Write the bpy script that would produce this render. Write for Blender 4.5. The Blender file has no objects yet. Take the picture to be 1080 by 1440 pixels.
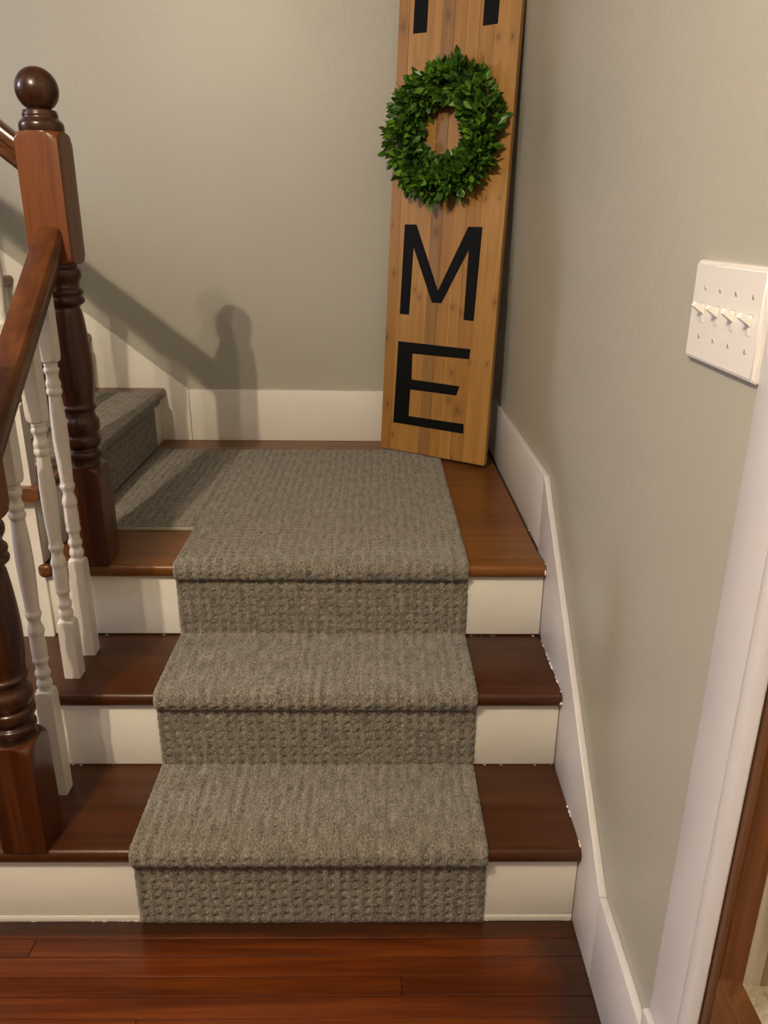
import bpy, bmesh, math, random
import numpy as np
from mathutils import Matrix, Vector, Euler
random.seed(7)
SC = bpy.context.scene
COL = SC.collection

# ------------------------------------------------------------------ camera, world, exposure
CAM = dict(f=1104.3, x=.1458, y=-1.1783, z=1.2957, yaw=.0128, pitch=.3533, roll=.0084)
def make_camera():
    cd = bpy.data.cameras.new('camera'); co = bpy.data.objects.new('camera', cd); COL.objects.link(co)
    cy, sy = math.cos(CAM['yaw']), math.sin(CAM['yaw']); cp, sp = math.cos(CAM['pitch']), math.sin(CAM['pitch'])
    fwd = Vector((sy*cp, cy*cp, -sp)); right = Vector((cy, -sy, 0)); up = right.cross(fwd)
    c, s = math.cos(CAM['roll']), math.sin(CAM['roll'])
    r2 = right*c + up*s; u2 = up*c - right*s
    m = Matrix((r2, u2, -fwd)).transposed().to_4x4(); m.translation = (CAM['x'], CAM['y'], CAM['z'])
    co.matrix_world = m
    cd.sensor_fit = 'VERTICAL'; cd.sensor_height = 36; cd.lens = CAM['f']*36/1440
    cd.clip_start = .01
    SC.camera = co
make_camera()
w = bpy.data.worlds.new('world'); SC.world = w; w.use_nodes = True
w.node_tree.nodes['Background'].inputs[0].default_value = (.9, .85, .78, 1)
w.node_tree.nodes['Background'].inputs[1].default_value = .008
SC.view_settings.view_transform = 'Standard'; SC.view_settings.look = 'None'
SC.view_settings.gamma = 1; SC.view_settings.use_curve_mapping = False
SC.view_settings.exposure = 0.94
BULB_STRENGTH = 6200.0            # warm bulbs of the hall ceiling light
BULB_COLOR = (1.0, .825, .60)
COOL_FILL_STRENGTH = 50.0            # unseen globe added at the left as cool fill for the right wall
COOL_FILL_COLOR = (.76, .79, 1.0)

# ------------------------------------------------------------------ dimensions (metres)
H, D, N, T = .1871, .2363, .0175, .0314      # riser, going, nosing overhang, tread thickness
W, B = .540, 1.5466                          # faces of the right skirt board and of the back baseboard
WX, BY = .554, 1.562                         # wall faces
Z3 = 3*H                                     # landing height
UX = -.605                                   # first riser of the upper flight
UN = 6                                       # upper steps that are built
RX_L, RX_R = -.315, .367                     # bare wood begins beyond the runner
XL = -.72                                    # left end of the lower treads
XMIN, YMIN, ZC = -4.4, -5.0, 2.62

# ------------------------------------------------------------------ materials
def nmat(name, rough=.5, coat=0.0, spec=.5):
    m = bpy.data.materials.new(name); m.use_nodes = True
    nt = m.node_tree; b = nt.nodes['Principled BSDF']
    b.inputs['Roughness'].default_value = rough
    b.inputs['Coat Weight'].default_value = coat
    b.inputs['Coat Roughness'].default_value = .15
    b.inputs['Specular IOR Level'].default_value = spec
    return m, nt, b
def node(nt, typ, **kw):
    n = nt.nodes.new(typ)
    for k, v in kw.items():
        if k in n.inputs.keys() if not hasattr(n, k) else False: n.inputs[k].default_value = v
        else: setattr(n, k, v)
    return n
def ramp(nt, stops):
    r = nt.nodes.new('ShaderNodeValToRGB'); e = r.color_ramp.elements
    e[0].position, e[0].color = stops[0][0], (*stops[0][1], 1)
    e[1].position, e[1].color = stops[-1][0], (*stops[-1][1], 1)
    for p, c in stops[1:-1]:
        x = e.new(p); x.color = (*c, 1)
    return r
def noise(nt, vec, scale, detail=3, rough=.5, dist=0):
    n = nt.nodes.new('ShaderNodeTexNoise')
    n.inputs['Scale'].default_value = scale; n.inputs['Detail'].default_value = detail
    n.inputs['Roughness'].default_value = rough; n.inputs['Distortion'].default_value = dist
    nt.links.new(vec, n.inputs['Vector']); return n
def bump(nt, b, hgt, strength, dist=.002):
    n = nt.nodes.new('ShaderNodeBump'); n.inputs['Strength'].default_value = strength
    n.inputs['Distance'].default_value = dist
    nt.links.new(hgt, n.inputs['Height']); nt.links.new(n.outputs[0], b.inputs['Normal']); return n
def mapping(nt, vec, scale=(1,1,1), loc=None):
    n = nt.nodes.new('ShaderNodeMapping'); n.inputs['Scale'].default_value = scale
    nt.links.new(vec, n.inputs['Vector'])
    if loc is not None: nt.links.new(loc, n.inputs['Location'])
    return n
def mixc(nt, fac, a, b_, typ='MIX'):
    n = nt.nodes.new('ShaderNodeMix'); n.data_type = 'RGBA'; n.blend_type = typ
    for s, v in ((0, fac), (6, a), (7, b_)):
        if hasattr(v, 'links') or hasattr(v, 'is_linked'): nt.links.new(v, n.inputs[s])
        elif isinstance(v, (int, float)): n.inputs[s].default_value = v
        else: n.inputs[s].default_value = (*v, 1)
    return n.outputs[2]
def paint(name, c, rough=.45, bumpy=.15, var=.04, scale=60, coat=0):
    m, nt, b = nmat(name, rough, coat)
    tc = nt.nodes.new('ShaderNodeTexCoord')
    n1 = noise(nt, tc.outputs['Object'], 3, 4)
    r = ramp(nt, [(.3, tuple(x*(1-var) for x in c)), (.7, tuple(min(1, x*(1+var)) for x in c))])
    nt.links.new(n1.outputs[0], r.inputs[0]); nt.links.new(r.outputs[0], b.inputs['Base Color'])
    n2 = noise(nt, tc.outputs['Object'], scale, 3)
    bump(nt, b, n2.outputs[0], bumpy, .004)
    return m
def wood(name, stops, axis='x', rough=.3, coat=.3, fine=1.0, knots=None, rnd=.0, bmp=.05, streak=1.0):
    """varnished timber: long streaks along the grain axis"""
    m, nt, b = nmat(name, rough+.04, coat*.3, .38)
    tc = nt.nodes.new('ShaderNodeTexCoord'); oi = nt.nodes.new('ShaderNodeObjectInfo')
    mul = nt.nodes.new('ShaderNodeVectorMath'); mul.operation = 'SCALE'
    mul.inputs[0].default_value = (13.7, 7.3, 5.9); nt.links.new(oi.outputs['Random'], mul.inputs['Scale'])
    lo = 1.2*fine; hi = 26*fine
    sc = {'x': (lo, hi, hi), 'y': (hi, lo, hi), 'z': (hi, hi, lo)}[axis]
    mp = mapping(nt, tc.outputs['Object'], sc, mul.outputs[0])
    n1 = noise(nt, mp.outputs[0], 1.0, 5, .6, .8*streak)
    mp2 = mapping(nt, tc.outputs['Object'], tuple(s*(5 if s > 5 else 3) for s in sc), mul.outputs[0])
    n2 = noise(nt, mp2.outputs[0], 1.0, 3, .6, .2)
    mm = nt.nodes.new('ShaderNodeMath'); mm.operation = 'MULTIPLY_ADD'; mm.inputs[1].default_value = .35
    nt.links.new(n2.outputs[0], mm.inputs[0]); nt.links.new(n1.outputs[0], mm.inputs[2])
    sub = nt.nodes.new('ShaderNodeMath'); sub.operation = 'SUBTRACT'; sub.inputs[1].default_value = .17
    nt.links.new(mm.outputs[0], sub.inputs[0])
    r = ramp(nt, stops); nt.links.new(sub.outputs[0], r.inputs[0]); col = r.outputs[0]
    if rnd:
        hsv = nt.nodes.new('ShaderNodeHueSaturation')
        mr = nt.nodes.new('ShaderNodeMapRange'); mr.inputs[3].default_value = 1-rnd; mr.inputs[4].default_value = 1+rnd
        nt.links.new(oi.outputs['Random'], mr.inputs[0]); nt.links.new(mr.outputs[0], hsv.inputs['Value'])
        nt.links.new(col, hsv.inputs['Color']); col = hsv.outputs[0]
    if knots:
        kc, ksc, kth = knots
        mp3 = mapping(nt, tc.outputs['Object'], tuple(ksc*(1 if s > 5 else .55) for s in sc), mul.outputs[0])
        v = nt.nodes.new('ShaderNodeTexVoronoi'); v.inputs['Scale'].default_value = 1
        nt.links.new(mp3.outputs[0], v.inputs['Vector'])
        kr = ramp(nt, [(kth*.35, (1,1,1)), (kth, (0,0,0))]); nt.links.new(v.outputs['Distance'], kr.inputs[0])
        # keep only some of the cells
        th = nt.nodes.new('ShaderNodeMath'); th.operation = 'GREATER_THAN'; th.inputs[1].default_value = .62
        sp = nt.nodes.new('ShaderNodeSeparateColor'); nt.links.new(v.outputs['Color'], sp.inputs[0])
        nt.links.new(sp.outputs[0], th.inputs[0])
        km = nt.nodes.new('ShaderNodeMath'); km.operation = 'MULTIPLY'
        nt.links.new(kr.outputs[0], km.inputs[0]); nt.links.new(th.outputs[0], km.inputs[1])
        col = mixc(nt, km.outputs[0], col, kc)
    nt.links.new(col, b.inputs['Base Color'])
    bump(nt, b, n2.outputs[0], bmp, .002)
    return m, nt, b, col

M = {}
M['wall'] = paint('sage_grey_wall_paint', (.42, .405, .345), .42, .20, .02, 45)
M['ceiling'] = paint('ceiling_paint', (.7, .68, .62), .8, .1, .02, 40)
M['trim'] = paint('white_trim_paint', (.80, .77, .70), .38, .25, .03, 30)
M['baluster'] = paint('white_baluster_paint', (.70, .665, .61), .36, .12, .02, 50)
M['casing'] = paint('white_casing_paint', (.62, .595, .61), .35, .12, .02, 40)
M['plastic'] = paint('white_switch_plastic', (.78, .755, .73), .3, .02, .01, 40)
M['toggle'] = paint('bright_white_toggle_plastic', (.86, .84, .8), .28, .02, .01, 40)
M['screw'] = paint('painted_screw_metal', (.6, .57, .53), .35, .02, .02, 40)
M['black'] = paint('matte_black_vinyl', (.004, .0042, .0042), .6, .03, .1, 60)
M['black'].node_tree.nodes['Principled BSDF'].inputs['Specular IOR Level'].default_value = .12
M['seal'] = paint('dark_seam', (.03, .02, .015), .9, .03, .1, 60)
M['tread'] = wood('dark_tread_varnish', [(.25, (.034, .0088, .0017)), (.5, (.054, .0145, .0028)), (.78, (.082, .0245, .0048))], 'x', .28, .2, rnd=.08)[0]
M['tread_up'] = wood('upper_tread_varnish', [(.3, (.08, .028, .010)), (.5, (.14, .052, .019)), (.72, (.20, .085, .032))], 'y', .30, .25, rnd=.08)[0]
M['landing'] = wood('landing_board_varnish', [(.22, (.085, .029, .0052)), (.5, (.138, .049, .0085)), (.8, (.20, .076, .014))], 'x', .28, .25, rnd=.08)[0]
M['block'] = wood('newel_block_wood', [(.22, (.062, .0185, .0045)), (.42, (.120, .036, .0085)), (.55, (.150, .046, .0105)), (.64, (.120, .034, .0080)), (.8, (.23, .078, .019))], 'z', .34, .2, fine=1.1)[0]
M['base_block'] = wood('newel_base_wood', [(.3, (.026, .0065, .0024)), (.52, (.050, .0130, .0042)), (.66, (.085, .026, .0075)), (.8, (.13, .042, .011))], 'z', .24, .3, fine=.8)[0]
M['turned'] = wood('newel_turned_wood', [(.3, (.018, .0064, .0030)), (.5, (.038, .0125, .0050)), (.72, (.068, .0225, .0088))], 'z', .24, .4)[0]
M['rail'] = wood('handrail_wood', [(.3, (.045, .0130, .0030)), (.5, (.082, .0245, .0053)), (.72, (.125, .041, .0090))], 'y', .3, .3)[0]
M['rail_x'] = wood('upper_handrail_wood', [(.3, (.035, .012, .006)), (.5, (.075, .026, .011)), (.72, (.12, .042, .018))], 'x', .22, .4)[0]
M['door'] = wood('door_wood', [(.28, (.055, .019, .0055)), (.5, (.115, .042, .0115)), (.62, (.15, .058, .015)), (.78, (.26, .115, .030))], 'z', .32, .2)[0]
M['bead'] = wood('weathered_glazing_bead', [(.3, (.16, .12, .07)), (.5, (.28, .23, .15)), (.72, (.4, .35, .26))], 'z', .5, 0)[0]
M['panel'] = paint('olive_beige_door_panel', (.22, .185, .10), .3, .03, .03, 40)
SIGN_TONES = [((.25,.115,.026), (.325,.158,.037), (.40,.205,.055)),
              ((.29,.143,.033), (.368,.188,.046), (.45,.240,.068)),
              ((.19,.095,.029), (.245,.126,.040), (.31,.165,.058))]
KNOTS = [(.009,.715,.7), (.168,.696,1.2), (.023,.573,.9), (.105,.525,.8), (.121,.503,1.1), (.242,.479,1.1), (.272,.464,.8), (.382,.501,1.1), (.006,.368,1.4), (.374,.317,.8),
         (.313,.317,.6), (.283,.163,1.7), (.250,.192,1.2), (.046,.05,1.0), (.022,.151,1.0), (.275,.006,.6), (.254,.279,1.2), (.016,1.266,1.6), (.167,1.279,1.2), (.329,1.209,1.0), (.372,1.205,.9), (.327,.791,.8), (.37,.793,.8)]
def sign_wood(name, t):
    m, nt, b, col = wood(name, [(.25, t[0]), (.5, t[1]), (.78, t[2])], 'z', .45, .05, fine=1.4, rnd=.04, streak=1.6)
    tc = nt.nodes.new('ShaderNodeTexCoord'); mp = mapping(nt, tc.outputs['Object'], (1, 0, .62))
    nz = noise(nt, tc.outputs['Object'], 70, 3); last = None
    for kx, kz, kr in KNOTS:
        d = nt.nodes.new('ShaderNodeVectorMath'); d.operation = 'DISTANCE'; nt.links.new(mp.outputs[0], d.inputs[0]); d.inputs[1].default_value = (kx, 0, kz*.62)
        q = nt.nodes.new('ShaderNodeMath'); q.operation = 'DIVIDE'; q.inputs[1].default_value = kr; nt.links.new(d.outputs['Value'], q.inputs[0])
        if last is None: last = q.outputs[0]
        else:
            mn = nt.nodes.new('ShaderNodeMath'); mn.operation = 'MINIMUM'; nt.links.new(last, mn.inputs[0]); nt.links.new(q.outputs[0], mn.inputs[1]); last = mn.outputs[0]
    ad = nt.nodes.new('ShaderNodeMath'); ad.operation = 'MULTIPLY_ADD'; ad.inputs[1].default_value = .006
    nt.links.new(nz.outputs[0], ad.inputs[0]); nt.links.new(last, ad.inputs[2])
    kr = ramp(nt, [(.0045, (.7,)*3), (.0065, (.42,)*3), (.0105, (.2,)*3), (.020, (0,)*3)]); nt.links.new(ad.outputs[0], kr.inputs[0])
    nt.links.new(mixc(nt, kr.outputs[0], col, (.085, .030, .008)), b.inputs['Base Color'])
    return m
for i, t in enumerate(SIGN_TONES): M['sign%d' % i] = sign_wood('stained_pine_tone_%d' % i, t)

def floor_material():
    m, nt, b, col = wood('red_oak_strip_floor', [(.25, (.040, .0068, .0010)), (.5, (.082, .0155, .0016)), (.75, (.145, .032, .0034))], 'x', .22, .3, rnd=.2)
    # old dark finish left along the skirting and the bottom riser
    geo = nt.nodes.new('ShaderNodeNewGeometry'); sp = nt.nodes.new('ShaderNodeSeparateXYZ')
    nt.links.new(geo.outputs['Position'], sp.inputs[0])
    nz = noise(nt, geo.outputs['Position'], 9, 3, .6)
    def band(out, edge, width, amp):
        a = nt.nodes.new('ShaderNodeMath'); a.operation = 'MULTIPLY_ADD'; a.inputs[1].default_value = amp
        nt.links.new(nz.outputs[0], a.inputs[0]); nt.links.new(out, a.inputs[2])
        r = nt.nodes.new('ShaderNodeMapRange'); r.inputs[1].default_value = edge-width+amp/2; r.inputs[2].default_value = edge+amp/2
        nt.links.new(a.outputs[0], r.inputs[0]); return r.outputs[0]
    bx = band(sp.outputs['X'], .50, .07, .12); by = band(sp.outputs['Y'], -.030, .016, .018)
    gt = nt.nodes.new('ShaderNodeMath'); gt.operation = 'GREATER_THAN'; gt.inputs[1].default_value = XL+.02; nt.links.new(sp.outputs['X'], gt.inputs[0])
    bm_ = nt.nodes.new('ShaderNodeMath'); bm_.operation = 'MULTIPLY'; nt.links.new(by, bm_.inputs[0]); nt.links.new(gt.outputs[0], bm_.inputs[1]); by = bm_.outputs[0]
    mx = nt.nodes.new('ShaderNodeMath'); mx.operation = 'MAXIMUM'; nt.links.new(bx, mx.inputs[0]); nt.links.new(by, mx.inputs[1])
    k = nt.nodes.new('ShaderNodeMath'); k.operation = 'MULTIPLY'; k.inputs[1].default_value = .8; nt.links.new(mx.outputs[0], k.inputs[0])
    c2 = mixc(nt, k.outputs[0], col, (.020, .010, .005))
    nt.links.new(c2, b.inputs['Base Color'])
    return m
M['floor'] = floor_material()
M['door_x'] = wood('door_rail_wood', [(.28, (.055, .019, .0055)), (.5, (.115, .042, .0115)), (.62, (.15, .058, .015)), (.78, (.26, .115, .030))], 'y', .32, .2)[0]

def carpet_material():
    m, nt, b = nmat('grey_loop_carpet', .95, 0, .15)
    b.inputs['Sheen Weight'].default_value = .25; b.inputs['Sheen Roughness'].default_value = .6
    uv = nt.nodes.new('ShaderNodeUVMap'); uv.uv_map = 'UVMap'
    mp = mapping(nt, uv.outputs[0], (420, 190, 1))
    n1 = noise(nt, mp.outputs[0], 1, 2, .7)
    mp2 = mapping(nt, uv.outputs[0], (90, 22, 1)); n2 = noise(nt, mp2.outputs[0], 1, 2, .6)
    a = nt.nodes.new('ShaderNodeMath'); a.operation = 'MULTIPLY_ADD'; a.inputs[1].default_value = .45
    nt.links.new(n2.outputs[0], a.inputs[0]); nt.links.new(n1.outputs[0], a.inputs[2])
    r = ramp(nt, [(.50, (.050, .043, .034)), (.68, (.140, .122, .096)), (.90, (.31, .276, .222))])
    nt.links.new(a.outputs[0], r.inputs[0]); nt.links.new(r.outputs[0], b.inputs['Base Color'])
    v = nt.nodes.new('ShaderNodeTexVoronoi'); mp3 = mapping(nt, uv.outputs[0], (330, 190, 1))
    v.inputs['Scale'].default_value = 1; nt.links.new(mp3.outputs[0], v.inputs['Vector'])
    iv = nt.nodes.new('ShaderNodeMath'); iv.operation = 'SUBTRACT'; iv.inputs[0].default_value = 1
    nt.links.new(v.outputs['Distance'], iv.inputs[1])
    bump(nt, b, iv.outputs[0], .8, .0022)
    return m
M['carpet'] = carpet_material()
M['binding'] = paint('pale_carpet_backing', (.42, .39, .33), .8, .1, .05, 90)
def leaf_material(name, c1, c2, rough=.36):
    m, nt, b = nmat(name, rough, 0, .5)
    oi = nt.nodes.new('ShaderNodeObjectInfo'); tc = nt.nodes.new('ShaderNodeTexCoord')
    n1 = noise(nt, tc.outputs['Object'], 90, 2)
    ad = nt.nodes.new('ShaderNodeMath'); ad.operation = 'MULTIPLY_ADD'; ad.inputs[1].default_value = .6
    nt.links.new(oi.outputs['Random'], ad.inputs[0]); nt.links.new(n1.outputs[0], ad.inputs[2])
    r = ramp(nt, [(.35, c1), (1.0, c2)]); nt.links.new(ad.outputs[0], r.inputs[0]); nt.links.new(r.outputs[0], b.inputs['Base Color'])
    return m
M['leaf'] = leaf_material('boxwood_leaf', (.036, .100, .007), (.16, .34, .024))
M['leaf_deep'] = leaf_material('deep_boxwood_leaf', (.016, .052, .006), (.052, .145, .014))
M['twig'] = paint('wreath_twig', (.012, .028, .006), .8, .2, .1, 60)
M['metal'] = paint('fixture_metal', (.5, .46, .38), .3, .02, .02, 60)
def emit(name, c, s):
    m = bpy.data.materials.new(name); m.use_nodes = True; nt = m.node_tree; nt.nodes.clear()
    e = nt.nodes.new('ShaderNodeEmission'); o = nt.nodes.new('ShaderNodeOutputMaterial')
    e.inputs[0].default_value = (*c, 1); e.inputs[1].default_value = s; nt.links.new(e.outputs[0], o.inputs[0]); return m
M['bulb'] = emit('lit_bulb', BULB_COLOR, BULB_STRENGTH*1.42)
M['bulb_dim'] = emit('lit_dim_bulb', BULB_COLOR, BULB_STRENGTH*.58)
M['globe'] = emit('lit_fill_globe', COOL_FILL_COLOR, COOL_FILL_STRENGTH)

# ------------------------------------------------------------------ helpers
def tag(o, label=None, cat=None, group=None, kind=None):
    if label: o['label'] = label
    if cat: o['category'] = cat
    if group: o['group'] = group
    if kind: o['kind'] = kind
    return o
ROOT = {}
def link(name, me, mat, parent=None):
    o = bpy.data.objects.new(name, me); COL.objects.link(o)
    if mat is not None and not me.materials: me.materials.append(mat)
    if parent is not None: o.parent = parent
    return o
def root_loc(p):
    l = Vector((0, 0, 0))
    while p is not None:
        l += Vector(p.location); p = p.parent
    return l
def thing(name, loc, label, cat, group=None):
    o = bpy.data.objects.new(name, None); COL.objects.link(o); o.location = loc; o.empty_display_size = .05
    return tag(o, label, cat, group)
def from_bm(name, bm, mat, parent=None, smooth=False, origin=None):
    """vertices are in world space; they become local to the parent (or to origin)"""
    off = root_loc(parent)
    if origin is not None: off = off + (Vector(origin)-off)
    bmesh.ops.translate(bm, verts=bm.verts, vec=-off)
    bmesh.ops.recalc_face_normals(bm, faces=bm.faces)
    me = bpy.data.meshes.new(name); bm.to_mesh(me); bm.free()
    if smooth is True:
        me.shade_smooth()
    elif smooth:
        me.shade_smooth(); me.set_sharp_from_angle(angle=math.radians(smooth))
    o = link(name, me, mat, parent)
    if origin is not None:
        o.location = Vector(origin) - root_loc(parent)
    return o
def add_box(bm, x0, x1, y0, y1, z0, z1, bev=0, seg=2):
    r = bmesh.ops.create_cube(bm, size=1)
    for v in r['verts']:
        v.co = Vector(((x0+x1)/2+v.co.x*(x1-x0), (y0+y1)/2+v.co.y*(y1-y0), (z0+z1)/2+v.co.z*(z1-z0)))
    if bev:
        es = list({e for v in r['verts'] for e in v.link_edges})
        bmesh.ops.bevel(bm, geom=es, offset=bev, segments=seg, affect='EDGES', profile=.5)
def box(name, x0, x1, y0, y1, z0, z1, mat, parent=None, bev=0, seg=2, smooth=False):
    bm = bmesh.new(); add_box(bm, x0, x1, y0, y1, z0, z1, bev, seg)
    c = ((x0+x1)/2, (y0+y1)/2, z0) if parent is None else None
    return from_bm(name, bm, mat, parent, 35 if bev and smooth is False else smooth, c)
def add_prism(bm, poly, axis, a, b):
    def P(u, v, t): return {'x': (t, u, v), 'y': (u, t, v), 'z': (u, v, t)}[axis]
    va = [bm.verts.new(P(u, v, a)) for u, v in poly]; vb = [bm.verts.new(P(u, v, b)) for u, v in poly]
    bm.faces.new(va); bm.faces.new(vb[::-1]); n = len(poly)
    for i in range(n): bm.faces.new((va[i], va[(i+1) % n], vb[(i+1) % n], vb[i]))
def prism(name, poly, axis, a, b, mat, parent=None, smooth=35, bev=0):
    bm = bmesh.new(); add_prism(bm, poly, axis, a, b)
    if bev: bmesh.ops.bevel(bm, geom=list(bm.edges), offset=bev, segments=2, affect='EDGES', profile=.5)
    return from_bm(name, bm, mat, parent, smooth)
def loft_sq(bm, prof, cx, cy, seg=48):
    """polar loft: each ring (z, R, half) has radius min(square of half-side, R)"""
    rings = []
    for z, R, hf in prof:
        ring = []
        for k in range(seg):
            th = 2*math.pi*(k+.5)/seg if hf is None else 2*math.pi*k/seg + math.pi/4
            r = R
            if hf is not None:
                q = hf/max(abs(math.cos(th)), abs(math.sin(th))); r = min(q, R)
            ring.append(bm.verts.new((cx+r*math.cos(th), cy+r*math.sin(th), z)))
        rings.append(ring)
    for a, b in zip(rings, rings[1:]):
        for k in range(seg): bm.faces.new((a[k], a[(k+1) % seg], b[(k+1) % seg], b[k]))
    bm.faces.new(rings[0][::-1]); bm.faces.new(rings[-1])
def smooth_profile(pts, sub=3):
    """Catmull-Rom through (r,z) points"""
    out = []
    P = [pts[0]]+list(pts)+[pts[-1]]
    for i in range(1, len(P)-2):
        p0, p1, p2, p3 = P[i-1], P[i], P[i+1], P[i+2]
        for s in range(sub):
            t = s/sub
            out.append(tuple(.5*((2*p1[j])+(-p0[j]+p2[j])*t+(2*p0[j]-5*p1[j]+4*p2[j]-p3[j])*t*t+(-p0[j]+3*p1[j]-3*p2[j]+p3[j])*t**3) for j in (0, 1)))
    out.append(pts[-1]); return out

# ------------------------------------------------------------------ the room
def struct(o): o['kind'] = 'structure'; return o
# floor: sub-floor with strip boards as pieces
bm = bmesh.new(); add_box(bm, XMIN, WX, YMIN, 0.0, -.06, -.018); add_box(bm, XMIN, XL+.028, 0.0, .4615, -.06, -.018)
fl = struct(from_bm('floor', bm, M['seal']))
BW = .0405
random.seed(3)
def board(name, x0, x1, y0, y1, z0, z1, mat, parent, bev=.0012):
    bm = bmesh.new(); add_box(bm, x0, x1, y0, y1, z0, z1)
    es = [e for e in bm.edges if all(abs(v.co.z-z1) < 1e-6 for v in e.verts)]
    bmesh.ops.bevel(bm, geom=es, offset=bev, segments=1, affect='EDGES')
    return from_bm(name, bm, mat, parent)
y = 0.0; row = 0
while y > -1.75:
    cuts = [XMIN]
    x = XMIN + random.uniform(.5, 1.4)
    while x < W-.3:
        cuts.append(x); x += random.uniform(.8, 1.9)
    cuts.append(W+.002)
    if row == 1: cuts = [XMIN, -1.6, -.50, W+.002]
    if row == 2: cuts = [XMIN, -2.1, -.9, W+.002]
    for a, b in zip(cuts, cuts[1:]):
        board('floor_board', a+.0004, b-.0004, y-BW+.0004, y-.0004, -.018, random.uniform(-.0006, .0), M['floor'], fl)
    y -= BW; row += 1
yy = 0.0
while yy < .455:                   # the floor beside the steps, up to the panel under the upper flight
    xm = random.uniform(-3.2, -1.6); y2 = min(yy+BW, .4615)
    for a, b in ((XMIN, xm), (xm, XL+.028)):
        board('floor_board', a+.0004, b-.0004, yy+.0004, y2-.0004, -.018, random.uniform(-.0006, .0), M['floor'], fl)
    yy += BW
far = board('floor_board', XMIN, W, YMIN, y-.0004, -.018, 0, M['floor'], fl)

bm = bmesh.new(); add_box(bm, XMIN, WX+.1, BY, BY+.1, 0, 4.3)
struct(from_bm('wall_back', bm, M['wall']))
DY0, DY1 = -.471, -1.285          # door opening
bm = bmesh.new()
add_box(bm, WX, WX+.1, DY0, BY, 0, 4.3); add_box(bm, WX, WX+.1, YMIN, DY1, 0, 4.3); add_box(bm, WX, WX+.1, DY1, DY0, 2.06, 4.3)
struct(from_bm('wall_right', bm, M['wall']))
bm = bmesh.new(); add_box(bm, XMIN-.1, XMIN, YMIN, BY+.1, 0, 4.3); struct(from_bm('wall_left', bm, M['wall']))
bm = bmesh.new(); add_box(bm, XMIN-.1, WX+.1, YMIN-.1, YMIN, 0, 4.3); struct(from_bm('wall_front', bm, M['wall']))
bm = bmesh.new(); add_box(bm, XMIN, WX, YMIN, .40, ZC, ZC+.2); add_box(bm, XMIN, WX, .40, BY, 4.2, 4.3); add_box(bm, XMIN, WX, .30, .40, ZC+.2, 4.2)
struct(from_bm('ceiling', bm, M['ceiling']))

# right skirt: lower baseboard, raking board, landing baseboard
SB = .7445; YB = .565; SL = .79; YLOW = -.130; ZLOW = SB-SL*(YB-YLOW)
def skirt(name, poly):
    o = prism(name, poly, 'x', W, WX, M['casing'], smooth=35, bev=.0025); return struct(o)
skirt('baseboard_right', [(-.3540, 0), (YLOW-.0006, 0), (YLOW-.0006, ZLOW), (-.3540, ZLOW-.012)])
skirt('trim_1', [(YLOW+.0006, 0), (.0, 0), (YB-.0006, Z3-.1), (YB-.0006, SB), (YLOW+.0006, ZLOW)])
skirt('trim_2', [(YB+.0006, Z3), (B-.001, Z3), (B-.001, SB-.004), (YB+.0006, SB)])
# back baseboard and the raking board of the upper flight
XB = -.505
def bskirt(name, poly):
    o = prism(name, poly, 'y', B, BY, M['trim'], smooth=35, bev=.002); return struct(o)
bskirt('baseboard_back', [(XB+.0006, Z3), (WX, Z3), (WX, Z3+.177), (XB+.0006, Z3+.182)])
bskirt('trim_3', [(XB-.0006, Z3), (XB-.0006, Z3+.182), (-2.10, Z3+.182+SL*(2.10+XB)), (-2.10, Z3+.9), (-.75, Z3)])

# door casing, plinth, door
CF = .5515
def casing_poly(y0):
    # section (x, y) of the flat board with a rounded back band on the door side
    p = [(WX, y0), (CF+.0005, y0), (CF, y0-.001), (CF, y0-.086), (CF+.001, y0-.088)]
    for k in range(9):
        a = math.pi*k/8; p.append((CF-.001-.010*math.sin(a)**.6, y0-.0885-.036*k/8))
    p += [(CF+.001, y0-.126), (WX, y0-.126)]
    return p
cas_l = struct(prism('trim_4', casing_poly(-.3545), 'z', 0, 2.18, M['casing']))
yr = DY1+.012
cas_r = struct(prism('trim_5', [(x, -(yy+.3555)+yr-.126) for x, yy in casing_poly(-.3545)], 'z', 0, 2.18, M['casing']))
cas_h = struct(box('trim_6', CF, WX, -1.273, -.4815, 2.06, 2.18, M['casing'], bev=.003))
box('plinth_block', CF-.0115, CF+.0005, -.4805+.038, -.3547, 0, .222, M['casing'], cas_l, .004)
dr = struct(box('door_1', WX+.030, WX+.034, DY1+.004, DY0-.004, .006, 2.05, M['panel']))
dx0, dx1 = WX+.0012, WX+.045
def dpart(nm, y0, y1, z0, z1, mat, x0=dx0, x1=dx1, bev=.002): return box(nm, x0, x1, y0, y1, z0, z1, mat, dr, bev)
ya, yb = DY0-.0008, DY1+.004
dpart('stile', -.500, ya, .006, 2.05, M['door']); dpart('stile', yb, yb+.037+.003, .006, 2.05, M['door'])
dpart('bottom_rail', yb+.0405, -.5005, .006, .458, M['door_x']); dpart('top_rail', yb+.0405, -.5005, 1.93, 2.05, M['door_x'])
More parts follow.
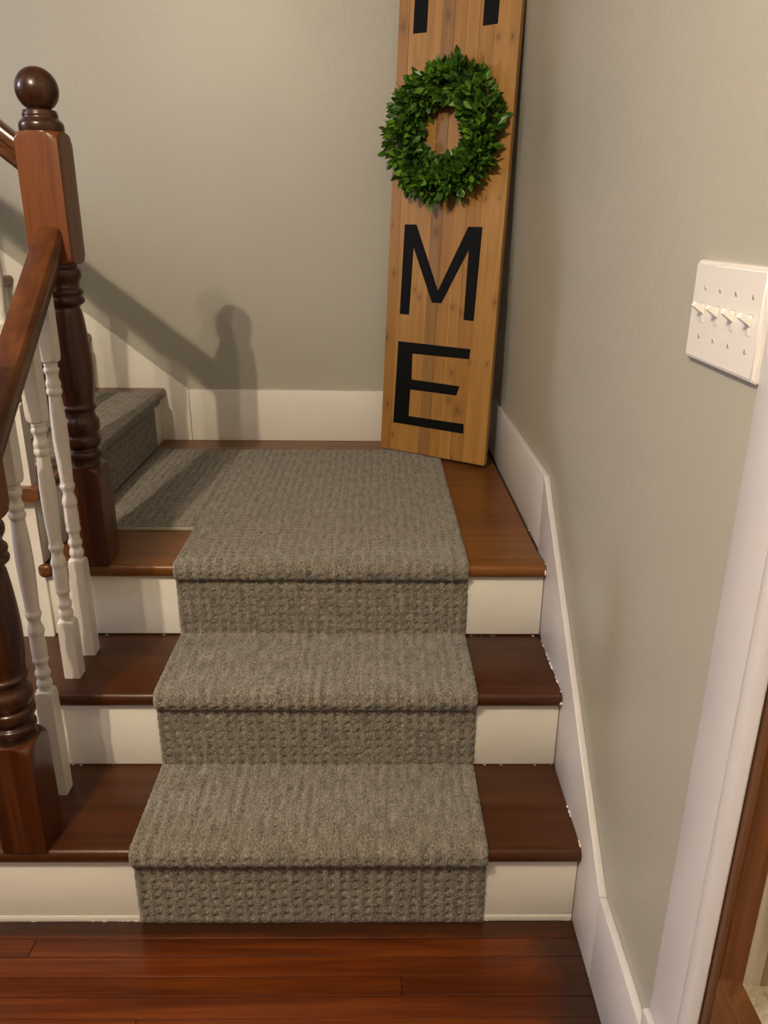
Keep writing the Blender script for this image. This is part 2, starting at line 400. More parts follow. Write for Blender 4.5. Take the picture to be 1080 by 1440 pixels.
def frame_ring(nm, y0, y1, z0, z1, wd, xo, xi, mat):
    """sloping mitred moulding ring, one piece a side"""
    O = [(y0, z0), (y1, z0), (y1, z1), (y0, z1)]; I = [(y0+wd, z0+wd), (y1-wd, z0+wd), (y1-wd, z1-wd), (y0+wd, z1-wd)]
    for k in range(4):
        bm = bmesh.new(); k2 = (k+1) % 4
        f = [(xo, *O[k]), (xo, *O[k2]), (xi, *I[k2]), (xi, *I[k])]
        bk = [(WX+.03, q[1], q[2]) for q in f]
        a = [bm.verts.new(v) for v in f]; b2 = [bm.verts.new(v) for v in bk]
        bm.faces.new(a); bm.faces.new(b2[::-1])
        for j in range(4): bm.faces.new((a[j], a[(j+1) % 4], b2[(j+1) % 4], b2[j]))
        from_bm(nm, bm, mat, dr)
frame_ring('moulding', yb+.041, -.501, .4585, 1.929, .034, dx0+.002, dx0+.012, M['door'])
frame_ring('glazing_bead', yb+.0752, -.5352, .4927, 1.895, .014, dx0+.008, dx0+.018, M['bead'])

# ------------------------------------------------------------------ staircase
st = thing('staircase', (0, 0, 0), 'dark varnished wooden staircase with white risers turning left at a square landing', 'staircase')
def nosing_poly(front, back, top, th, seg=8):
    """section (u,v): rounded front at u=front"""
    r = th/2; p = []
    for k in range(seg+1):
        a = -math.pi/2 - math.pi*k/seg
        p.append((front+r*.75+r*.75*math.cos(a), top-r+r*math.sin(a)))
    return p+[(back, top), (back, top-th)]
for k in range(2):
    y0 = k*D
    bm = bmesh.new(); add_prism(bm, nosing_poly(y0-N, y0+D+.012, (k+1)*H, T), 'x', XL, W-.0012)
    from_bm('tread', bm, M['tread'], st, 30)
for k in range(3):
    x0 = XL+.03 if k < 2 else UX-.01
    box('riser', x0, W-.0012, k*D, k*D+.018, k*H+(0, .002, .004)[k], (k+1)*H-T-.0005, M['trim'], st, .001)
box('riser_shoe', XL+.03, W-.0012, -.0016, 0, .0, .014, M['trim'], st, .0012)
for k in range(2):   # closed end under the lower treads
    box('end_panel', XL+.03, XL+.045, k*D+.018, 2*D, 0 if k == 0 else H+.001, (k+1)*H-T-.0005, M['trim'], st)
# landing deck of boards
land = box('landing', UX, W-.0012, 2*D+.012, BY-.003, Z3-.10, Z3-.0215, M['seal'], st)
bm = bmesh.new(); add_prism(bm, nosing_poly(2*D-N, .5005, Z3, T), 'x', -.588, W-.0012)
nb = from_bm('nosing_board', bm, M['landing'], land, 30)
# rounded end of the nosing past the newel
bm = bmesh.new(); add_box(bm, -.618, -.5885, 2*D-N, .470, Z3-T, Z3, .011, 4)
from_bm('nosing_return', bm, M['landing'], land, 40)
yy = .501; i = 0
while yy < BY-.012:
    y2 = min(yy+.133, BY-.002)
    cut = [UX+.001, random.uniform(-.2, .3), W-.005] if i % 3 == 1 else [UX+.001, W-.005]
    for a, b in zip(cut, cut[1:]):
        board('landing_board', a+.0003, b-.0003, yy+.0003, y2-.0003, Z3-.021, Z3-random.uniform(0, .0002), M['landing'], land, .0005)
    yy = y2; i += 1
# upper flight, climbing to the left
UY0, UY1 = .440, B-.0012
for k in range(UN):
    x0 = UX-k*D; zt = Z3+(k+1)*H
    bm = bmesh.new()
    add_prism(bm, [(-u, v) for u, v in nosing_poly(-(x0+.022), -(x0-D-.012), zt, T)], 'y', UY0, UY1)
    from_bm('tread', bm, M['tread_up'], st, 30)
    box('riser', x0-.018, x0, .472, UY1, Z3+k*H+(.002 if k else 0), zt-T-.0005, M['trim'], st, .001)
# flecks of old trim paint along the edges of the steps
random.seed(11); bm = bmesh.new()
def fleck(x, y, z, sx, sy, sz):
    r = bmesh.ops.create_icosphere(bm, subdivisions=1, radius=1)
    for v in r['verts']:
        j = random.uniform(.7, 1.25); v.co = Vector((x+v.co.x*sx*j, y+v.co.y*sy*j, z+v.co.z*sz*j))
for k, n in ((0, 5), (1, 16), (2, 4)):
    for i in range(n):
        yy_ = k*D+random.uniform(-N*.6, D*.9 if k < 2 else .25)
        fleck(W-.0012, yy_, (k+1)*H+.0003, random.uniform(.001, .0026), random.uniform(.002, .007), .0008)
for k, n in ((0, 26), (1, 10), (2, 10)):
    for i in range(n):
        xx_ = random.choice((random.uniform(XL+.05, RX_L), random.uniform(RX_R, W)))
        fleck(xx_, k*D-random.uniform(0, .0018), k*H+.0006, random.uniform(.001, .006), random.uniform(.0006, .0018), .0008)
fleck(W-.003, D-N+.002, 2*H-T*.6, .0035, .004, .006); fleck(W-.0025, 2*D-N+.002, Z3-T*.5, .0028, .004, .009)
fk = from_bm('paint_flecks', bm, M['trim'], st, 60); fk['kind'] = 'stuff'
# white side panel under the upper flight (saw-tooth top)
poly = [(UX-.001, Z3-.09), (UX-.001, Z3+H-T-.001)]
for k in range(UN):
    poly += [(UX-k*D-D-.001, Z3+(k+1)*H-T-.001)]
    if k < UN-1: poly += [(UX-k*D-D-.001, Z3+(k+2)*H-T-.001)]
poly += [(XMIN+.004, Z3+UN*H-T-.001), (XMIN+.004, 0), (XL+.0305, 0), (XL+.0305, 2*H+.001), (UX-.001, 2*H+.001)]
bm = bmesh.new(); add_prism(bm, poly, 'y', .462, .4715)
from_bm('side_panel', bm, M['trim'], st)
# upper passage floor closing the flight behind the frame
box('upper_floor', XMIN+.004, UX-UN*D-.02, .4715, BY-.003, Z3+UN*H-.05, Z3+UN*H-.001, M['tread_up'], st)

# ------------------------------------------------------------------ carpet runners (loop pile as relief)
def carpet_height(u, s, rng, swap=False):
    """ribs along s with rows of pits between them"""
    if swap: u, s = s, u
    per, pit = .0225, .0205
    ph = (u/per) % 1.0; du = np.minimum(ph, 1-ph)*per
    colm = np.floor(u/per+.5).astype(int)
    rs = (s/pit + .13*np.sin(colm*2.3)) % 1.0; ds = np.minimum(rs, 1-rs)*pit
    pits = np.exp(-((du/.0050)**2+(ds/.0046)**2)**2)
    rib = np.exp(-((ph-.5)/.10)**2)
    yarn = .5+.5*np.cos(2*np.pi*u/.0056); loops = .5+.5*np.cos(2*np.pi*s/.0068+colm)
    hgt = .0006 + .0019*rib*(.75+.25*loops) + .0007*yarn*loops - .0044*pits
    return hgt + rng.normal(0, .00055, u.shape)
def carpet_grid(path, across, rng, axis, res, s0=0.0, swap=False, c=.008, u_off=0.0):
    """path: polyline [(p, z)]; axis 'x': strip spans x, path in (y,z); axis 'y': strip spans y, path in (x,z)"""
    P = np.array(path, float); seg = np.hypot(*np.diff(P, axis=0).T); S = np.concatenate([[0], np.cumsum(seg)])
    n = int(S[-1]/res)+1; s = np.linspace(0, S[-1], n)
    p = np.interp(s, S, P[:, 0]); z = np.interp(s, S, P[:, 1])
    tp, tz = np.gradient(p, s), np.gradient(z, s); L = np.hypot(tp, tz)+1e-9; tp /= L; tz /= L
    a0, a1 = across; m = int(abs(a1-a0)/res)+1; a = np.linspace(a0, a1, m)
    A, Sg = np.meshgrid(a, s+s0)
    hg = carpet_height(A+u_off, Sg, rng, swap)
    dist = np.minimum(np.abs(A-a0), np.abs(A-a1)); hg -= .003*np.exp(-(dist/.003)**2)
    ends = np.minimum(Sg-s0, S[-1]+s0-Sg); fade = np.clip(ends/.009, 0, 1); hg = hg*fade - .002*(1-fade)
    return p, z, tp, tz, a, s+s0, hg, c
def carpet_mesh(name, pieces, parent=None):
    V, F, UV = [], [], []; base = 0
    for (axis, sgn, p, z, tp, tz, a, s, hg, c) in pieces:
        n, m = hg.shape
        npn, nz = -tz*sgn, tp*sgn                      # normal of the path
        top_p = p[:, None]+npn[:, None]*hg; top_z = z[:, None]+nz[:, None]*hg
        A = np.repeat(a[None, :], n, 0)
        bot_p = np.repeat((p-npn*c)[:, None], m, 1); bot_z = np.repeat((z-nz*c)[:, None], m, 1)
        def pack(pp, zz): return np.stack([A, pp, zz], -1) if axis == 'x' else np.stack([pp, A, zz], -1)
        top = pack(top_p, top_z).reshape(-1, 3); bot = pack(bot_p, bot_z)
        V.append(top); uvt = np.stack([A, np.repeat(s[:, None], m, 1)], -1).reshape(-1, 2); UV.append(uvt)
        idx = np.arange(n*m).reshape(n, m)+base
        q = np.stack([idx[:-1, :-1], idx[:-1, 1:], idx[1:, 1:], idx[1:, :-1]], -1).reshape(-1, 4)
        F.append(q); base += n*m
        for edge_idx, b3 in ((idx[:, 0], bot[:, 0]), (idx[:, -1], bot[:, -1]), (idx[0, :], bot[0, :]), (idx[-1, :], bot[-1, :])):
            k = len(edge_idx); V.append(b3); UV.append(np.repeat(np.array([[0., 0.]]), k, 0)+np.arange(k)[:, None]*.003)
            bi = np.arange(k)+base; base += k
            F.append(np.stack([edge_idx[:-1], edge_idx[1:], bi[1:], bi[:-1]], -1))
    V = np.concatenate(V); F = np.concatenate(F); UV = np.concatenate(UV)
    me = bpy.data.meshes.new(name)
    me.vertices.add(len(V)); me.vertices.foreach_set('co', V.astype(np.float32).ravel())
    me.loops.add(F.size); me.loops.foreach_set('vertex_index', F.astype(np.int32).ravel())
    me.polygons.add(len(F)); me.polygons.foreach_set('loop_start', np.arange(0, F.size, 4, dtype=np.int32))
    me.update(calc_edges=True)
    uvl = me.uv_layers.new(name='UVMap'); uvl.data.foreach_set('uv', UV[F.ravel()].astype(np.float32).ravel())
    bm = bmesh.new(); bm.from_mesh(me); bmesh.ops.recalc_face_normals(bm, faces=bm.faces); bm.to_mesh(me); bm.free()
    me.shade_smooth(); me.set_sharp_from_angle(angle=math.radians(75))
    return link(name, me, M['carpet'], parent)
CT = .008
def step_path(sgn, u0, going, nos, z0, nsteps, start_riser=True):
    """path in (u, z); u grows into the flight; sgn maps u to world"""
    p = []
    for k in range(nsteps):
        f = u0+k*going; zt = z0+(k+1)*H; r = T/2
        p.append((f-CT, z0+k*H+(CT if k else .001)))
        p.append((f-CT, zt-T-CT-.006)); p.append((f-CT-.001, zt-T-CT-.002))
        cu, cz = f-nos+r*.75, zt-r
        for j in range(11):
            a = -math.pi*.5 - math.pi*j/10
            p.append((cu+(r*.75+CT)*math.cos(a), cz+(r+CT)*math.sin(a)))
        p.append((f+going-CT if k < nsteps-1 else None, zt+CT))
    return p
RX0, RX1 = -.311, .3625
rng = np.random.default_rng(5)
path = step_path(1, 0, D, N, 0, 3); path[-1] = (1.405, Z3+CT)
g = carpet_grid(path, (RX0, RX1), rng, 'x', .0030)
pieces = [('x', 1, *g)]
smain = path
S_end = float(g[5][-1])
g2 = carpet_grid([(.675, Z3+CT), (1.405, Z3+CT)], (UX+.0125, RX0-.0003), rng, 'x', .0032, s0=S_end-.73)
pieces.append(('x', 1, *g2))
car = carpet_mesh('stair_runner', pieces)
tag(car, 'grey-brown ribbed loop carpet runner covering the lower steps and most of the landing', 'carpet')
bm = bmesh.new(); add_box(bm, UX+.0085, RX0+.001, .6735, .6748, Z3+.0005, Z3+.0085)
from_bm('cut_edge', bm, M['binding'], car)
UR0, UR1 = .612, 1.432
up = step_path(1, 0, D, .022, Z3, UN); up[-1] = (UN*D-.01, Z3+UN*H+CT)
up[0] = (-CT, Z3+.001)
upw = [(UX-u, z) for u, z in up]
g = carpet_grid(upw, (UR0, UR1), rng, 'y', .0038, swap=True)
uc = carpet_mesh('stair_runner', [('y', -1, *g)])
tag(uc, 'grey-brown loop carpet runner climbing the upper steps to the left', 'carpet')
for k in range(UN):
    bm = bmesh.new(); add_box(bm, UX-(k+1)*D, UX-k*D+.018, UR0-.0012, UR0-.0002, Z3+(k+1)*H+.0006, Z3+(k+1)*H+.008)
    from_bm('cut_edge', bm, M['binding'], uc)

# ------------------------------------------------------------------ newels
NHF = .0415
def newel(cx, cy, z, label):
    t = thing('newel_post', (cx, cy, z), label, 'newel post', 'turned newel posts')
    dg = NHF*math.sqrt(2)
    def part(nm, prof, mat, sm):
        bm = bmesh.new(); loft_sq(bm, [(z+a, R, hf) for a, R, hf in prof], cx, cy); return from_bm(nm, bm, mat, t, sm)
    blk = [(0, dg*.975, NHF), (.205, dg*.975, NHF)] + [(.205+.025*math.sin(a), NHF*.93+(dg*.975-NHF*.93)*math.cos(a), NHF) for a in np.linspace(.15, math.pi/2, 7)]
    part('base_block', blk, M['base_block'], 30)
    shaft = [(.036, .229), (.034, .234), (.0345, .243), (.0385, .248), (.040, .254), (.0385, .260), (.033, .264), (.034, .270), (.0400, .276), (.0412, .284), (.0400, .292), (.0365, .296),
             (.0375, .301), (.0405, .308), (.0420, .318), (.0410, .328), (.0360, .336), (.0345, .343), (.0350, .350), (.0395, .354), (.0400, .359), (.0365, .364), (.0370, .375), (.0395, .395), (.0412, .425), (.0412, .455), (.0395, .490), (.0365, .525), (.0330, .555),
             (.0300, .564), (.0330, .569), (.0400, .574), (.0412, .581), (.0385, .586), (.0385, .589), (.0408, .594), (.0400, .600), (.0350, .606), (.0345, .613), (.0375, .619), (.0405, .626), (.0410, .634), (.0395, .640), (.0360, .645), (.0355, .653)]
    part('turned_shaft', [(zz, r, None) for r, zz in smooth_profile(shaft, 3)], M['turned'], 50)
    ub = [(.650+.02*(1-math.cos(a)), NHF*.95+(dg*.975-NHF*.95)*math.sin(a), NHF) for a in np.linspace(0, math.pi/2, 7)]
    ub += [(.885-.015+.022*math.sin(a), NHF*.93+(dg*.975-NHF*.93)*math.cos(a), NHF) for a in np.linspace(0, math.pi/2, 7)]
    part('upper_block', ub, M['block'], 30)
    fin = [(.0405, .890), (.0415, .897), (.0412, .905), (.0390, .909), (.0345, .913), (.0325, .917), (.0330, .921), (.0315, .925), (.0300, .929)]
    cz, br = .9645, .0395
    a0 = math.asin((.931-cz)/br)
    fin += [(max(.0005, br*math.cos(a)), cz+br*math.sin(a)) for a in np.linspace(a0, math.pi/2, 14)]
    part('ball_finial', [(zz, r, None) for r, zz in smooth_profile(fin, 2)], M['turned'], 60)
    return t
newel(-.4955, .4965, Z3, 'tall reddish-brown newel post with ball finial standing on the landing corner')
newel(-.5035, .0230, H, 'reddish-brown turned newel post standing on the bottom tread')

# ------------------------------------------------------------------ handrails
def rail_z(y): return 1.281+.80*(y-.454)          # top line of the lower rail
def sweep(name, section, p0, p1, side, mat, loc, label, sm=40):
    """section [(across, down)] swept along the raking line; ends cut plumb"""
    bm = bmesh.new(); rows = []
    for p in (p0, p1): rows.append([bm.verts.new((p[0]+side[0]*a, p[1]+side[1]*a, p[2]-dn)) for a, dn in section])
    n = len(section)
    for i in range(n): bm.faces.new((rows[0][i], rows[0][(i+1) % n], rows[1][(i+1) % n], rows[1][i]))
    bm.faces.new(rows[0]); bm.faces.new(rows[1][::-1])
    o = from_bm(name, bm, mat, None, sm, p0); return tag(o, label, 'handrail', 'stair handrails')
sec = [(-.0265, .012), (-.022, .002), (-.017, 0), (.017, 0), (.022, .002), (.0265, .012), (.0275, .024), (.024, .040), (.0165, .062), (.0145, .076), (-.0145, .076), (-.0165, .062), (-.024, .040), (-.0275, .024)]
sweep('handrail', sec, (-.4935, .0655, rail_z(.0655)), (-.4935, .4545, rail_z(.4545)), (1, 0), M['rail'], None,
      'reddish-brown wooden handrail sloping between the two newel posts')
URT = 1.445
def urail_z(x): return URT+.79*(-.537-x)
sec2 = [(-.028, .018), (-.024, .006), (-.014, 0), (.014, 0), (.024, .006), (.028, .018), (.027, .028), (.019, .034), (.018, .040), (.024, .046), (.024, .056), (.015, .066), (-.015, .066), (-.024, .056), (-.024, .046), (-.018, .040), (-.019, .034), (-.027, .028)]
sweep('handrail', sec2, (-.5375, .492, urail_z(-.5375)), (-2.0, .492, urail_z(-2.0)), (0, 1), M['rail_x'], None,
      'dark moulded handrail climbing left from the landing newel post')

# ------------------------------------------------------------------ balusters
BHF = .0168
TURN = [(.0125, .000), (.0120, .004), (.0143, .009), (.0150, .015), (.0138, .021), (.0118, .025), (.0126, .030), (.0148, .036), (.0140, .042), (.0115, .047), (.0112, .054), (.0120, .060), (.0146, .065), (.0148, .070), (.0138, .074),
        (.0142, .078), (.0146, .090), (.0144, .104), (.0138, .116), (.0136, .121), (.0152, .126), (.0155, .131), (.0142, .137), (.0115, .146), (.0112, .152), (.0128, .158), (.0150, .163), (.0148, .168), (.0130, .173),
        (.0132, .190), (.0148, .225), (.0158, .260), (.0156, .295), (.0140, .330), (.0124, .354), (.0128, .358), (.0152, .362), (.0152, .369), (.0132, .373), (.0148, .379), (.0142, .385), (.0120, .391), (.0122, .400), (.0148, .405), (.0148, .411), (.0126, .415), (.0140, .420), (.0120, .425)]
TURN_S = smooth_profile(TURN, 2)
def baluster(cx, cy, z, zt0, ztop_lo, ztop_hi, slope_axis, label, group):
    t = thing('baluster', (cx, cy, z), label, 'baluster', group)
    dg = BHF*1.37
    sh = lambda a: BHF*.9+(dg-BHF*.9)*a
    bm = bmesh.new()
    loft_sq(bm, [(z, dg, BHF), (z+zt0-.014, dg, BHF)]+[(z+zt0-.014+.014*math.sin(a), sh(math.cos(a)), BHF) for a in np.linspace(.2, math.pi/2, 5)], cx, cy, 32)
    from_bm('square_base', bm, M['baluster'], t, 30)
    bm = bmesh.new(); loft_sq(bm, [(z+zt0+zz, r, None) for r, zz in TURN_S], cx, cy, 20)
    from_bm('turned_spindle', bm, M['baluster'], t, 60)
    z1 = z+zt0+.425
    bm = bmesh.new()
    loft_sq(bm, [(z1+.014*(1-math.cos(a)), sh(math.sin(a)), BHF) for a in np.linspace(0, math.pi/2, 5)]+[(ztop_lo, dg, BHF)], cx, cy, 32)
    # plumb cut to the rake of the rail
    for v in bm.verts:
        if abs(v.co.z-ztop_lo) < 1e-5:
            v.co.z = ztop_lo + slope_axis[0]*(v.co.x-cx) + slope_axis[1]*(v.co.y-cy)
    from_bm('square_top', bm, M['baluster'], t, 30)
    return t
BX = -.4995
for by, k, zt0, lab in ((.156, 0, .243, 'white turned baluster standing on the bottom tread behind the lower newel post'),
                        (.2985, 1, .134, 'white turned baluster with the lower-set turning, on the second tread'),
                        (.3945, 1, .232, 'white turned baluster on the second tread next to the landing')):
    baluster(BX, by, (k+1)*H, zt0, rail_z(by)-.0766, 0, (0, .80), lab, 'balusters of the lower flight')
for k in range(5):
    for j, (dx, zt0) in enumerate(((.018, .180), (.136, .275))):
        x = UX-k*D-dx
        lab = 'white turned baluster on the %s upper step, %s' % (('first', 'second', 'third', 'fourth', 'fifth')[k], ('close to the nosing', 'close to the next riser')[j])
        if k == 0 and j == 0: lab = 'white baluster on the first upper step beside the landing newel post'
        baluster(x, .480, Z3+(k+1)*H, zt0, urail_z(x)-.0666, 0, (-.79, 0), lab, 'balusters of the upper flight')

# ------------------------------------------------------------------ sign
S0 = Vector((.16516, 1.42324, Z3+CT+.0038)); E1 = Vector((.834337, -.551254, 0)); SU = Vector((.0359097, .0543503, .997876)); SN = Vector((-.550083, -.832565, .065142))
SW, SH, ST = .392, 1.605, .019
SM = Matrix((E1, SU, SN)).transposed().to_4x4(); SM.translation = S0
# local frame of the sign: x across, z up the board, -y towards the room
SL_M = Matrix((E1, -SN, SU)).transposed().to_4x4(); SL_M.translation = S0
sign = thing('wooden_sign', (0, 0, 0), 'tall stained pine sign with black letters leaning in the landing corner', 'sign')
sign.matrix_world = SL_M
def sign_part(nm, bm, mat, parent=sign, sm=False):
    bmesh.ops.recalc_face_normals(bm, faces=bm.faces)
    me = bpy.data.meshes.new(nm); bm.to_mesh(me); bm.free()
    if sm: me.shade_smooth(); me.set_sharp_from_angle(angle=math.radians(sm))
    return link(nm, me, mat, parent)
cuts = [0, .036, .148, .187, .226, .268, .315, SW]
for i, (a, b) in enumerate(zip(cuts, cuts[1:])):
    bm = bmesh.new(); add_box(bm, a+.0001, b-.0001, .0006*(i % 2), ST, 0, SH, .0008, 1)
    sign_part('pine_strip', bm, M['sign%d' % (0, 1, 2, 0, 1, 0, 1)[i]])
def letter(nm, polys):
    bm = bmesh.new()
    for poly in polys: add_prism(bm, poly, 'y', -.0007, .0003)
    o = sign_part(nm, bm, M['black']); o['label'] = 'black letter %s' % nm[-1].upper(); return o
letter('letter_e', [[(.047, .093), (.311, .092), (.310, .123), (.105, .122), (.106, .210), (.276, .210), (.285, .240), (.109, .243), (.107, .326), (.312, .327), (.314, .358), (.052, .361)]])
letter('letter_m', [[(.052, .447), (.087, .447), (.091, .652), (.168, .489), (.202, .489), (.284, .648), (.283, .444), (.318, .443), (.324, .714), (.277, .714), (.187, .526), (.097, .719), (.055, .719)]])
letter('letter_h', [[(.052, 1.244), (.098, 1.243), (.098, 1.36), (.278, 1.36), (.278, 1.241), (.324, 1.241), (.326, 1.515), (.280, 1.515), (.280, 1.40), (.1, 1.40), (.1, 1.515), (.054, 1.515)]])

# ------------------------------------------------------------------ wreath (the O)
wr = thing('boxwood_wreath', (0, 0, 0), 'round green leafy boxwood wreath hung on the wooden sign as its letter O', 'wreath')
wr.matrix_world = SL_M @ Matrix.Translation((.186, -.028, .972))
bm = bmesh.new()
R0, r0 = .132, .024
ring = []
for i in range(40):
    th = 2*math.pi*i/40; row = []
    for j in range(10):
        ph = 2*math.pi*j/10; rr = R0+r0*math.cos(ph)
        row.append(bm.verts.new((rr*math.cos(th), r0*.9*math.sin(ph), rr*math.sin(th))))
    ring.append(row)
for i in range(40):
    for j in range(10): bm.faces.new((ring[i][j], ring[(i+1) % 40][j], ring[(i+1) % 40][(j+1) % 10], ring[i][(j+1) % 10]))
sign_part('twig_ring', bm, M['twig'], wr, 60)
def leaf_mesh(L, Wd, cup, bend, seg=6):
    V, F = [], []
    for i in range(seg+1):
        t = i/seg; wv = Wd*.5*(.10, .34, .68, .96, .98, .62, .10)[i]
        zc = -bend*L*t*t
        V += [(-wv, L*t, zc+cup*wv), (0, L*t, zc), (wv, L*t, zc+cup*wv)]
    for i in range(seg):
        a = i*3
        F += [(a, a+1, a+4, a+3), (a+1, a+2, a+5, a+4)]
    return V, F
protos = []
for i, (L, Wd, cup, bend) in enumerate(((.036, .0175, .35, .12), (.032, .0165, .45, .2), (.039, .0170, .30, .05), (.028, .0145, .4, .1), (.034, .0185, .2, .25))):
    V, F = leaf_mesh(L, Wd, cup, bend)
    for mt in ('leaf', 'leaf_deep'):
        me = bpy.data.meshes.new('leaf'); me.from_pydata(V, [], F); me.shade_smooth(); me.materials.append(M[mt]); protos.append((me, V, F, mt))
random.seed(21)
leaves = []; stems = []
NS = 400
for i in range(NS):
    th = 2*math.pi*((i*.618034) % 1.0); ph = random.uniform(-.55, math.pi+.55)
    Rj = R0+random.uniform(-.006, .006)
    er = Vector((math.cos(th), 0, math.sin(th))); et = Vector((-math.sin(th), 0, math.cos(th)))
    out = er*math.cos(ph)*.9+Vector((0, -1, 0))*math.sin(ph)
    base = er*Rj + out*r0*.7
    axis = (out + et*random.uniform(.05, .75) + Vector((random.gauss(0, .18), random.gauss(0, .18), random.gauss(0, .18)))).normalized()
    ln = random.uniform(.022, .040) * (.95 if math.cos(ph) < -.4 else 1.0)
    tip = base+axis*ln; stems.append((base, tip))
    q = axis.to_track_quat('Y', 'Z').to_matrix().to_4x4()
    nl = random.choice((5, 6, 6, 7)); tw = random.uniform(0, 6.28)
    for k in range(nl):
        f = .35+.65*k/(nl-1); spread = math.radians(random.uniform(38, 62)*(1-.55*f)+8)
        m = Matrix.Translation(base+axis*ln*f) @ q @ Matrix.Rotation(tw+k*2.4, 4, 'Y') @ Matrix.Rotation(spread, 4, 'X') @ Matrix.Rotation(random.uniform(-.5, .5), 4, 'Y')
        m = m @ Matrix.Scale(random.uniform(.78, 1.05), 4)
        pr = random.randrange(5)*2 + (1 if random.random() < .38 else 0)
        cen = m @ Vector((0, .016, 0))
        if cen.y > .022: continue
        leaves.append((-cen.y+random.uniform(0, .006), m, pr))
leaves.sort(key=lambda a: -a[0])
for dep, m, pr in leaves[:295]:
    o = bpy.data.objects.new('leaf', protos[pr][0]); COL.objects.link(o); o.parent = wr; o.matrix_local = m
for mt in ('leaf', 'leaf_deep'):
    VV, FF = [], []
    for dep, m, pr in leaves[295:]:
        me, V, F, mm = protos[pr]
        if mm != mt: continue
        b0 = len(VV); VV += [tuple(m @ Vector(v)) for v in V]; FF += [tuple(b0+i for i in f) for f in F]
    me = bpy.data.meshes.new('leaf_mass'); me.from_pydata(VV, [], FF); me.shade_smooth()
    o = link('leaf_mass', me, M[mt], wr); o['kind'] = 'stuff'
bm = bmesh.new()
for a, b in stems:
    d = (b-a).normalized(); s = d.orthogonal().normalized()*.0009; t2 = d.cross(s)
    va = [bm.verts.new(a+s*math.cos(q)+t2*math.sin(q)) for q in (0, 2.09, 4.19)]; vb = [bm.verts.new(b+(s*math.cos(q)+t2*math.sin(q))*.5) for q in (0, 2.09, 4.19)]
    for j in range(3): bm.faces.new((va[j], va[(j+1) % 3], vb[(j+1) % 3], vb[j]))
o = sign_part('stems', bm, M['leaf_deep'], wr); o['kind'] = 'stuff'

# ------------------------------------------------------------------ light switch plate
PY0, PY1, PZ0, PZ1 = -.3537, -.1600, 1.1365, 1.2555
sw = thing('light_switch', (WX, (PY0+PY1)/2, PZ0), 'white four-gang toggle light switch plate on the grey wall', 'light switch')
PT = .0095
bm = bmesh.new()
o_ = [(PY0, PZ0), (PY1, PZ0), (PY1, PZ1), (PY0, PZ1)]; e = .0034
rows = [[(WX-.0002, *q) for q in o_], [(WX-.0040, *q) for q in o_],
        [(WX-PT, q[0]+(e if q[0] == PY0 else -e), q[1]+(e if q[1] == PZ0 else -e)) for q in o_]]
vr = [[bm.verts.new(v) for v in r] for r in rows]
for a, b in zip(vr, vr[1:]):
    for j in range(4): bm.faces.new((a[j], a[(j+1) % 4], b[(j+1) % 4], b[j]))
bm.faces.new(vr[0][::-1]); bm.faces.new(vr[-1])
ed = [x for x in bm.edges if abs(x.verts[0].co.x-x.verts[1].co.x) > .003 or (abs(x.verts[0].co.x-(WX-PT)) < 1e-6 and abs(x.verts[1].co.x-(WX-PT)) < 1e-6)]
bmesh.ops.bevel(bm, geom=ed, offset=.0016, segments=2, affect='EDGES')
from_bm('cover_plate', bm, M['plastic'], sw, 40)
zc = 1.1960
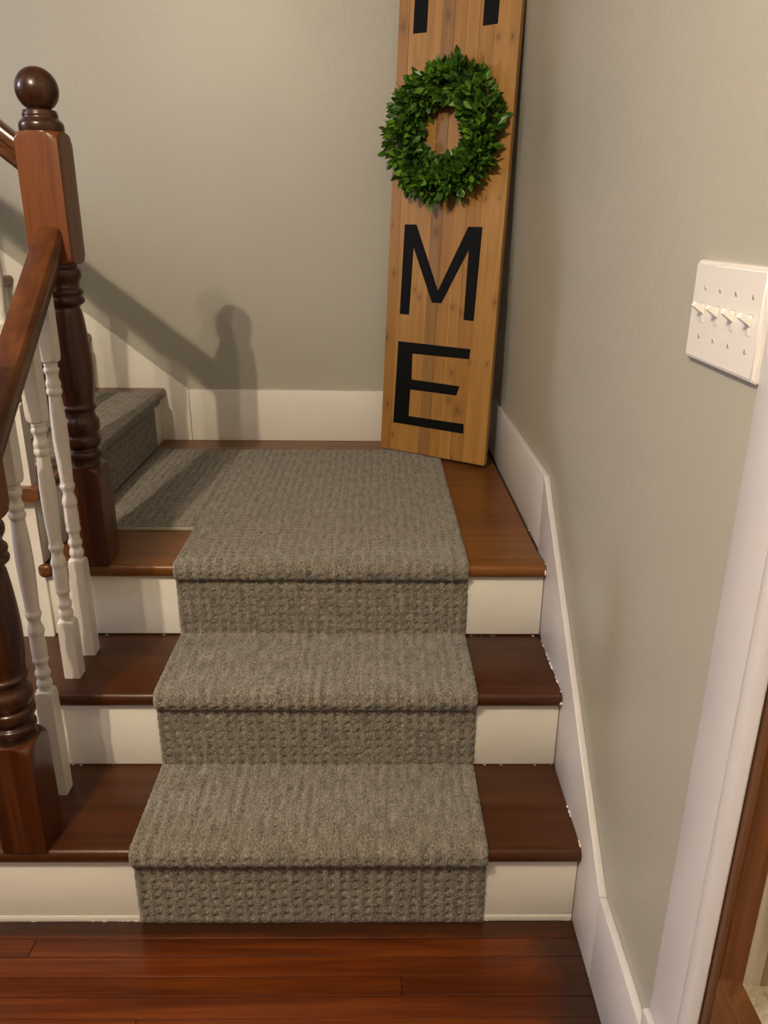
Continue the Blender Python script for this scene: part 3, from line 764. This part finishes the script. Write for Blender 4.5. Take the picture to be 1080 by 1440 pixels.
for k in range(4):
    yc = -.2005-k*.0425
    sl = box('toggle_slot', WX-PT-.0004, WX-PT+.001, yc-.0048, yc+.0048, zc-.0118, zc+.0118, M['screw'], sw)
    box('slot_insert', WX-PT-.0010, WX-PT+.001, yc-.0042, yc+.0042, zc-.0112, zc+.0100, M['toggle'], sl, .0004)
    bm = bmesh.new()
    a = math.radians(33); L = .0165
    ux, uz = -math.cos(a), math.sin(a); vx, vz = math.sin(a), math.cos(a)
    sx, sz = WX-PT+.001, zc+.0012
    secs = ((0, .0042, .0038), (L*.75, .0036, .0032), (L, .0036, .0028))
    prev = None
    for tt, hw, hh in secs:
        c_ = (sx+ux*tt, sz+uz*tt)
        ringv = [bm.verts.new((c_[0]+vx*s2*hh, yc+s1*hw, c_[1]+vz*s2*hh)) for s1, s2 in ((-1, -1), (1, -1), (1, 1), (-1, 1))]
        if prev:
            for j in range(4): bm.faces.new((prev[j], prev[(j+1) % 4], ringv[(j+1) % 4], ringv[j]))
        else: bm.faces.new(ringv[::-1])
        prev = ringv
    bm.faces.new(prev); bmesh.ops.bevel(bm, geom=list(bm.edges), offset=.0006, segments=1, affect='EDGES')
    from_bm('toggle', bm, M['toggle'], sw, 40)
    for dz in (-.0285, .0285):
        bm = bmesh.new()
        bmesh.ops.create_cone(bm, cap_ends=True, segments=14, radius1=.0032, radius2=.0026, depth=.0012, matrix=Matrix.Translation((WX-PT-.0004, yc, zc+dz)) @ Matrix.Rotation(-math.pi/2, 4, 'Y'))
        s_ = from_bm('screw', bm, M['screw'], sw, 40)
        bm = bmesh.new(); add_box(bm, WX-PT-.0012, WX-PT-.0008, yc-.0005, yc+.0005, zc+dz-.0024, zc+dz+.0024)
        from_bm('screw_slot', bm, M['seal'], s_)

# ------------------------------------------------------------------ hall ceiling light (behind the camera) and added fill globe
LC = Vector((-.72, -1.40, ZC))
cl = thing('ceiling_light', tuple(LC), 'two-bulb metal ceiling light above the hall', 'ceiling light')
def lathe(nm, prof, cx, cy, mat, parent, seg=24):
    bm = bmesh.new(); loft_sq(bm, [(z, max(r, .0004), None) for r, z in prof], cx, cy, seg); return from_bm(nm, bm, mat, parent, 50)
lathe('canopy', [(.07, ZC-.03), (.075, ZC-.015), (.075, ZC-.0005)], LC.x, LC.y, M['metal'], cl)
for bx, by in ((-.680, -1.50), (-.760, -1.30)):
    lathe('socket', [(.017, ZC-.125), (.019, ZC-.10), (.019, ZC-.02)], bx, by, M['metal'], cl, 16)
    bm = bmesh.new(); bmesh.ops.create_icosphere(bm, subdivisions=2, radius=.014, matrix=Matrix.Translation((bx, by, ZC-.139)))
    from_bm('bulb', bm, M['bulb' if by > -1.4 else 'bulb_dim'], cl, True)
bm = bmesh.new(); add_box(bm, -.78, -.66, -1.52, -1.28, ZC-.03, ZC-.02); from_bm('cross_bar', bm, M['metal'], cl)
gl = thing('cool_fill_globe', (-2.9, .08, ZC), 'added round globe lamp out of view, cool fill light from the left', 'ceiling light')
lathe('canopy', [(.06, ZC-.03), (.06, ZC-.0005)], -2.9, .08, M['metal'], gl)
lathe('stem', [(.01, ZC-.32), (.01, ZC-.03)], -2.9, .08, M['metal'], gl, 12)
bm = bmesh.new(); bmesh.ops.create_icosphere(bm, subdivisions=3, radius=.15, matrix=Matrix.Translation((-2.9, .08, ZC-.47)))  # invented fixture, added to cast the cool light from the left
from_bm('globe', bm, M['globe'], gl, True)
